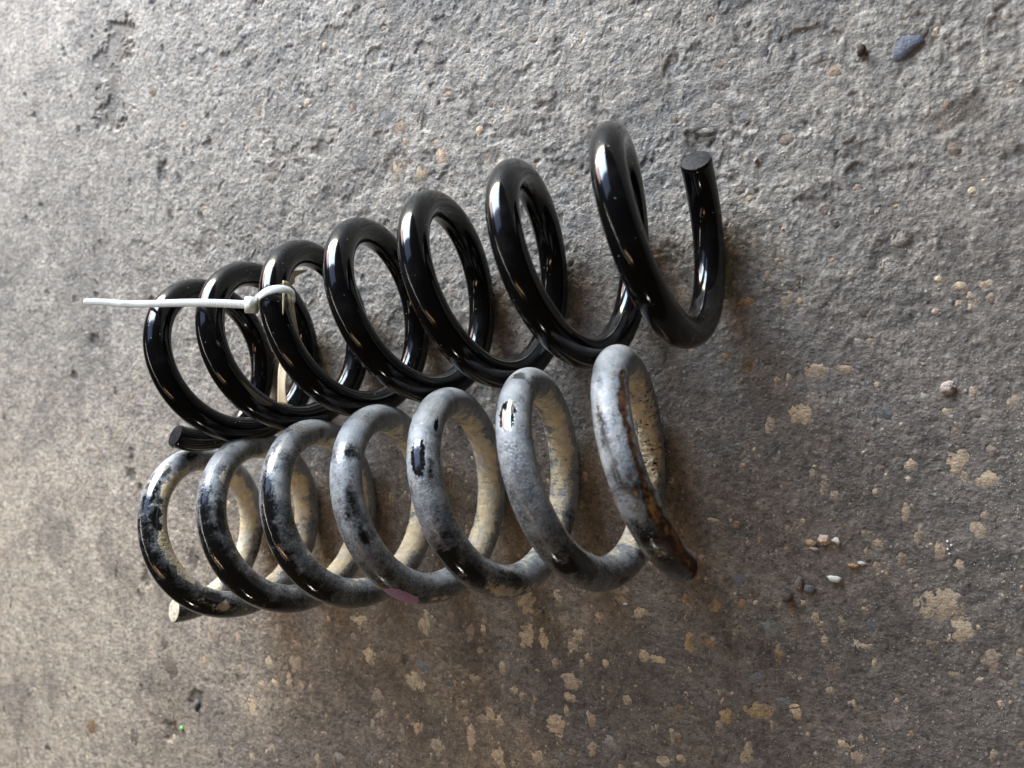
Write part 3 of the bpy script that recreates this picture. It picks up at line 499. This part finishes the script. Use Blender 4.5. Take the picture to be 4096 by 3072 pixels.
# strap: closed loop (squashed a little past the card), then the tail; ribbon cross-section
loop=[]
head_ph=-1.35; n=64
for i in range(n+1):
    a=head_ph+2*PI*i/n
    rr=q[9]+.10+.42*max(0,math.cos(a-1.30))**2+.05*max(0,math.cos(a+1.35))
    loop.append(P+rr*(math.cos(a)*A+math.sin(a)*B))
loop=np.array(loop)
def ribbon(C,Wd,Nn,w,th,teeth=0):
    n=len(C); V=[]
    w=np.broadcast_to(w,(n,)); th=np.broadcast_to(th,(n,))
    for i in range(n):
        a,b=Wd[i]*w[i]/2,Nn[i]*th[i]/2; e=.82
        V+=[C[i]-a-b*.3,C[i]-a*e-b,C[i]+a*e-b,C[i]+a-b*.3,C[i]+a+b*.3,C[i]+a*e+b,C[i]-a*e+b,C[i]-a+b*.3]
    F=grid_faces(n,8,True).tolist()
    F+=[[0,1,2,3],[0,3,4,7],[4,5,6,7]]; o=(n-1)*8; F+=[[o+3,o+2,o+1,o],[o+7,o+4,o+3,o],[o+7,o+6,o+5,o+4]]
    return np.array(V)*CM,np.array(F)
cen=loop.mean(0); Nl=loop-P; Nl-=(Nl@T)[:,None]*T; Nl/=np.linalg.norm(Nl,axis=1)[:,None]
V,F=ribbon(loop,np.repeat(T[None],n+1,0),Nl,.45,.095); mesh('strap_loop',V,F,mt.m,tie)
tail_pts=np.array([[-28.45,1.306,10.81],[-33.0,1.50,10.62],[-38.9,1.55,9.75],[-40.6,1.60,9.6],[-42.4,1.74,9.6],[-44.56,1.81,9.57]])
hp=np.array([-28.442, 1.297, 10.851])
def smooth_path(p,k):
    s=np.linspace(0,len(p)-1,k); i=np.clip(s.astype(int),0,len(p)-2); f=(s-i)[:,None]
    Q=np.concatenate([[2*p[0]-p[1]],p,[2*p[-1]-p[-2]]]); a,b,c,d=Q[i],Q[i+1],Q[i+2],Q[i+3]
    return .5*(2*b+(c-a)*f+(2*a-5*b+4*c-d)*f**2+(3*b-a-3*c+d)*f**3)
k=420; tp=smooth_path(tail_pts,k); Tt=np.gradient(tp,axis=0); Tt/=np.linalg.norm(Tt,axis=1)[:,None]
cv=np.array([0,0,CAM_H])-tp; Nt=cv-(cv*Tt).sum(1)[:,None]*Tt; Nt=Nt*.5+np.array([0,0,1.])*40*.5; Nt-=(Nt*Tt).sum(1)[:,None]*Tt; Nt/=np.linalg.norm(Nt,axis=1)[:,None]; Wt=np.cross(Tt,Nt)
s=np.linspace(0,1,k); w=.42*np.minimum(1,.35+np.sqrt(np.maximum(0,1-s))*6)*np.where(s>.55,1-.08*(s-.55)/.45,1)
th=.085+.05*np.where((s<.62)&(np.arange(k)%4<2),1,0)
V,F=ribbon(tp,Wt,Nt,w,th); mesh('strap_tail',V,F,mt.m,tie,smooth=False)
def rbox(c,ax,hx,bev):
    import bmesh
    bm=bmesh.new(); bmesh.ops.create_cube(bm,size=1)
    for v in bm.verts: v.co=Vector((v.co.x*2*hx[0],v.co.y*2*hx[1],v.co.z*2*hx[2]))
    bmesh.ops.bevel(bm,geom=bm.edges[:],offset=bev,segments=3,affect='EDGES')
    bmesh.ops.triangulate(bm,faces=bm.faces[:])
    V=np.array([c+v.co.x*ax[0]+v.co.y*ax[1]+v.co.z*ax[2] for v in bm.verts]); F=np.array([[v.index for v in f.verts] for f in bm.faces]); bm.free()
    return V*CM,F
V,F=rbox(hp,(Tt[0],Wt[0],Nt[0]),(.30,.42,.22),.04); mesh('head',V,F,mt.m,tie)

# ------------------------------------------------------------------ folded brown card held by the tie inside the coils
mk=Mat('brown_card'); n=mk.noise(90,5,.6); n2=mk.noise(900,3); mk.set(Base_Color=mk.mix(mk.ramp(n,.3,.7),(.62,.48,.31),(.72,.59,.41)),Roughness=.7,Normal=mk.bump(n2,.0003,.4))
def sheet(name,A_,B_,nu,nv,th,parent,label=None,bend=None):
    """a thin solid sheet ruled between polylines A_ and B_"""
    a=smooth_path(np.array(A_,float),nu); b=smooth_path(np.array(B_,float),nu)
    f=np.linspace(0,1,nv)[None,:,None]; G=a[:,None]*(1-f)+b[:,None]*f
    du=np.gradient(G,axis=0); dv=np.gradient(G,axis=1); N=np.cross(du,dv); N/=np.linalg.norm(N,axis=-1)[...,None]
    if bend is not None: G=G+N*bend(np.linspace(0,1,nu)[:,None],np.linspace(0,1,nv)[None])[...,None]
    V=np.concatenate([(G+N*th/2).reshape(-1,3),(G-N*th/2).reshape(-1,3)]); n=nu*nv; g=grid_faces(nu,nv)
    F=[g,g[:,::-1]+n]
    bd=[(i,0) for i in range(nu)]+[(nu-1,j) for j in range(1,nv)]+[(i,nv-1) for i in range(nu-2,-1,-1)]+[(0,j) for j in range(nv-2,0,-1)]
    ix=np.array([i*nv+j for i,j in bd]); jx=np.roll(ix,-1); F.append(np.stack([ix,ix+n,jx+n,jx],1))
    o=mesh(name,V*CM,np.concatenate(F),mk.m,parent); 
    if label: tag(o,label)
    return o
card=empty('card',(-.28,0,.08),'folded brown card strip held against the black spring by the cable tie','card')
sheet('strip',[[-27.43,2.57,9.66],[-27.27,1.82,9.87],[-26.92,0.71,10.24],[-27.72,0.16,9.40],[-28.56,-1.04,8.71],[-29.55,-2.17,8.06],[-29.90,-3.32,7.81],[-30.02,-4.06,7.74]],
  [[-27.81,2.55,8.90],[-27.61,1.80,8.92],[-27.40,0.69,8.95],[-27.58,-0.10,8.55],[-27.90,-1.04,8.47],[-28.34,-2.25,8.70],[-28.35,-3.18,8.80],[-28.19,-3.96,8.74]],44,6,.05,card,bend=lambda u,v:.05*np.sin(7*u)*v)
sheet('folded_flap',[[-27.98,2.24,9.04],[-28.08,2.56,8.89],[-28.23,2.99,8.51],[-28.38,3.18,8.11]],
  [[-28.49,2.26,8.14],[-28.80,2.66,7.63],[-28.87,2.97,7.17],[-28.96,3.45,6.47]],20,6,.05,card,bend=lambda u,v:.10*np.sin(9*u+2*v)*v)


# ------------------------------------------------------------------ loose bits lying on the floor
def rock(name,x,y,sx,sy,sz,mat,label,cat,group=None,sub=2,rag=.40,smooth=False,sink=.3):
    import bmesh
    bm=bmesh.new(); bmesh.ops.create_icosphere(bm,subdivisions=sub,radius=1)
    V=np.array([v.co[:] for v in bm.verts]); F=np.array([[v.index for v in f.verts] for f in bm.faces]); bm.free()
    k=rng.normal(size=(7,3)); k/=np.linalg.norm(k,axis=1)[:,None]
    d=V@k.T; V=V*(1-rag*np.clip(d.max(1)-.75,0,1)[:,None]*2.2)*(1+.15*rng.standard_normal((len(V),1)))
    a=rng.uniform(0,6.28); R=np.array([[math.cos(a),-math.sin(a)],[math.sin(a),math.cos(a)]])
    V[:,0]*=sx; V[:,1]*=sy; V[:,2]*=sz
    z=float(hz(x,y))
    V=V+(0,0,sz*(1-sink))
    o=mesh(name,V*CM,F,mat,None,smooth); o.location=(x*CM,y*CM,z*CM); return tag(o,label,cat,group)
dark_m=stone_mat('dark_brown_stone',(.055,.045,.036),(.10,.08,.06),(.16,.14,.12),.4)
rock('pebble',-1.3,12.65,.22,.30,.17,dark_m,'dark brown pointed pebble beside the blue-grey stone','pebble')
rock('pebble',-3.75,-13.2,.30,.30,.22,stone_mat('brown_pebble',(.11,.09,.075),(.15,.125,.105),(.08,.07,.06),.4),'rounded dark brown pebble below the white chip at lower right','pebble')
rock('pebble',-47.7,-30,.22,.55,.22,stone_mat('slate_pebble',(.10,.10,.105),(.16,.16,.165),(.2,.18,.15),.4),'dark slate splinter in a brown hollow at lower left','pebble')
rock('pebble',-5.76,8.25,.13,.13,.11,stone_mat('pinkish_pebble',(.34,.24,.23),(.45,.35,.34),amount=.3),'tiny pinkish pebble right of the upright black wire end','pebble')
rock('pebble',-3.2,-12.45,.24,.36,.10,SM['d'],'flat brown pebble left of the white chip','pebble')
rock('pebble',-2.75,-12.65,.30,.24,.08,SM['g'],'flat grey pebble just below the white chip','pebble')
rock('pebble',-17.2,-16.5,.13,.17,.11,stone_mat('mauve_pebble',(.24,.20,.20),(.36,.32,.31),amount=.3),'small mauve-grey pebble lying below the dusty spring','pebble')
rock('pebble',2.62,-2.51,.33,.30,.10,stone_mat('pinkish_white_crumb',(.36,.29,.26),(.52,.45,.41),(.3,.22,.18),.5),'rough pinkish-white lump alone on the dark floor at right','pebble',sub=3)
wm=Mat('white_enamel_chip'); n=wm.noise(260,4); wm.set(Base_Color=wm.mix(wm.ramp(n,.55,.7),(.78,.76,.66),(.70,.60,.30)),Roughness=.4)
rock('paint_chip',-1.65,-11.9,.30,.19,.12,wm.m,'bright white chip with a yellowish middle on the dark floor','paint chip',sub=2,smooth=True,sink=.1)
om=stone_mat('orange_brick_crumb',(.50,.26,.09),(.62,.45,.30),(.75,.70,.62),.5); wc=stone_mat('white_mortar_crumb',(.62,.60,.57),(.78,.75,.72),(.45,.33,.24),.5); pk=stone_mat('peach_crumb',(.52,.36,.26),(.66,.52,.42),(.75,.7,.64),.5)
rock('crumb',-2.72,-10.3,.24,.17,.13,om,'orange crumb left of the cluster above the white chip','crumb','mortar crumbs',3)
rock('crumb',-2.60,-10.55,.22,.12,.10,wc,'white sliver under the orange crumb','crumb','mortar crumbs')
rock('crumb',-2.15,-10.05,.28,.26,.15,pk,'peach coloured crumb in the middle of the cluster','crumb','mortar crumbs',3)
rock('crumb',-1.62,-10.02,.20,.18,.12,wc,'white crumb at the right of the cluster above the white chip','crumb','mortar crumbs')
rock('crumb',-.86,-11.15,.26,.11,.09,om,'orange and white sliver right of the white chip','crumb','mortar crumbs')
rock('crumb',-.50,-10.98,.20,.10,.08,wc,'cream sliver at the far right of the crumbs','crumb','mortar crumbs')
gm=Mat('green_plastic'); gm.set(Base_Color=(.22,.55,.16),Roughness=.45)
rock('plastic_scrap',-49.6,-32.4,.22,.30,.10,gm.m,'tiny green plastic scrap on the pale floor at lower left','plastic scrap',sub=1)
wp=Mat('white_scrap'); wp.set(Base_Color=(.72,.72,.72),Roughness=.5)
rock('paper_scrap',-12.1,-15.1,.20,.09,.05,wp.m,'tiny white rectangular scrap below the last coil of the dusty spring','paper scrap',sub=1)
for (x,y,s) in [(2.9,-9.45,'uppermost of the four'),(3.05,-9.6,'rightmost of the four'),(2.92,-9.8,'third down of the four'),(3.0,-10.0,'lowest of the four')]:
    rock('grit',x,y,.065,.055,.05,wp.m,s+' touching white grit grains on the dark floor at right','grit','white grit grains at right',1)
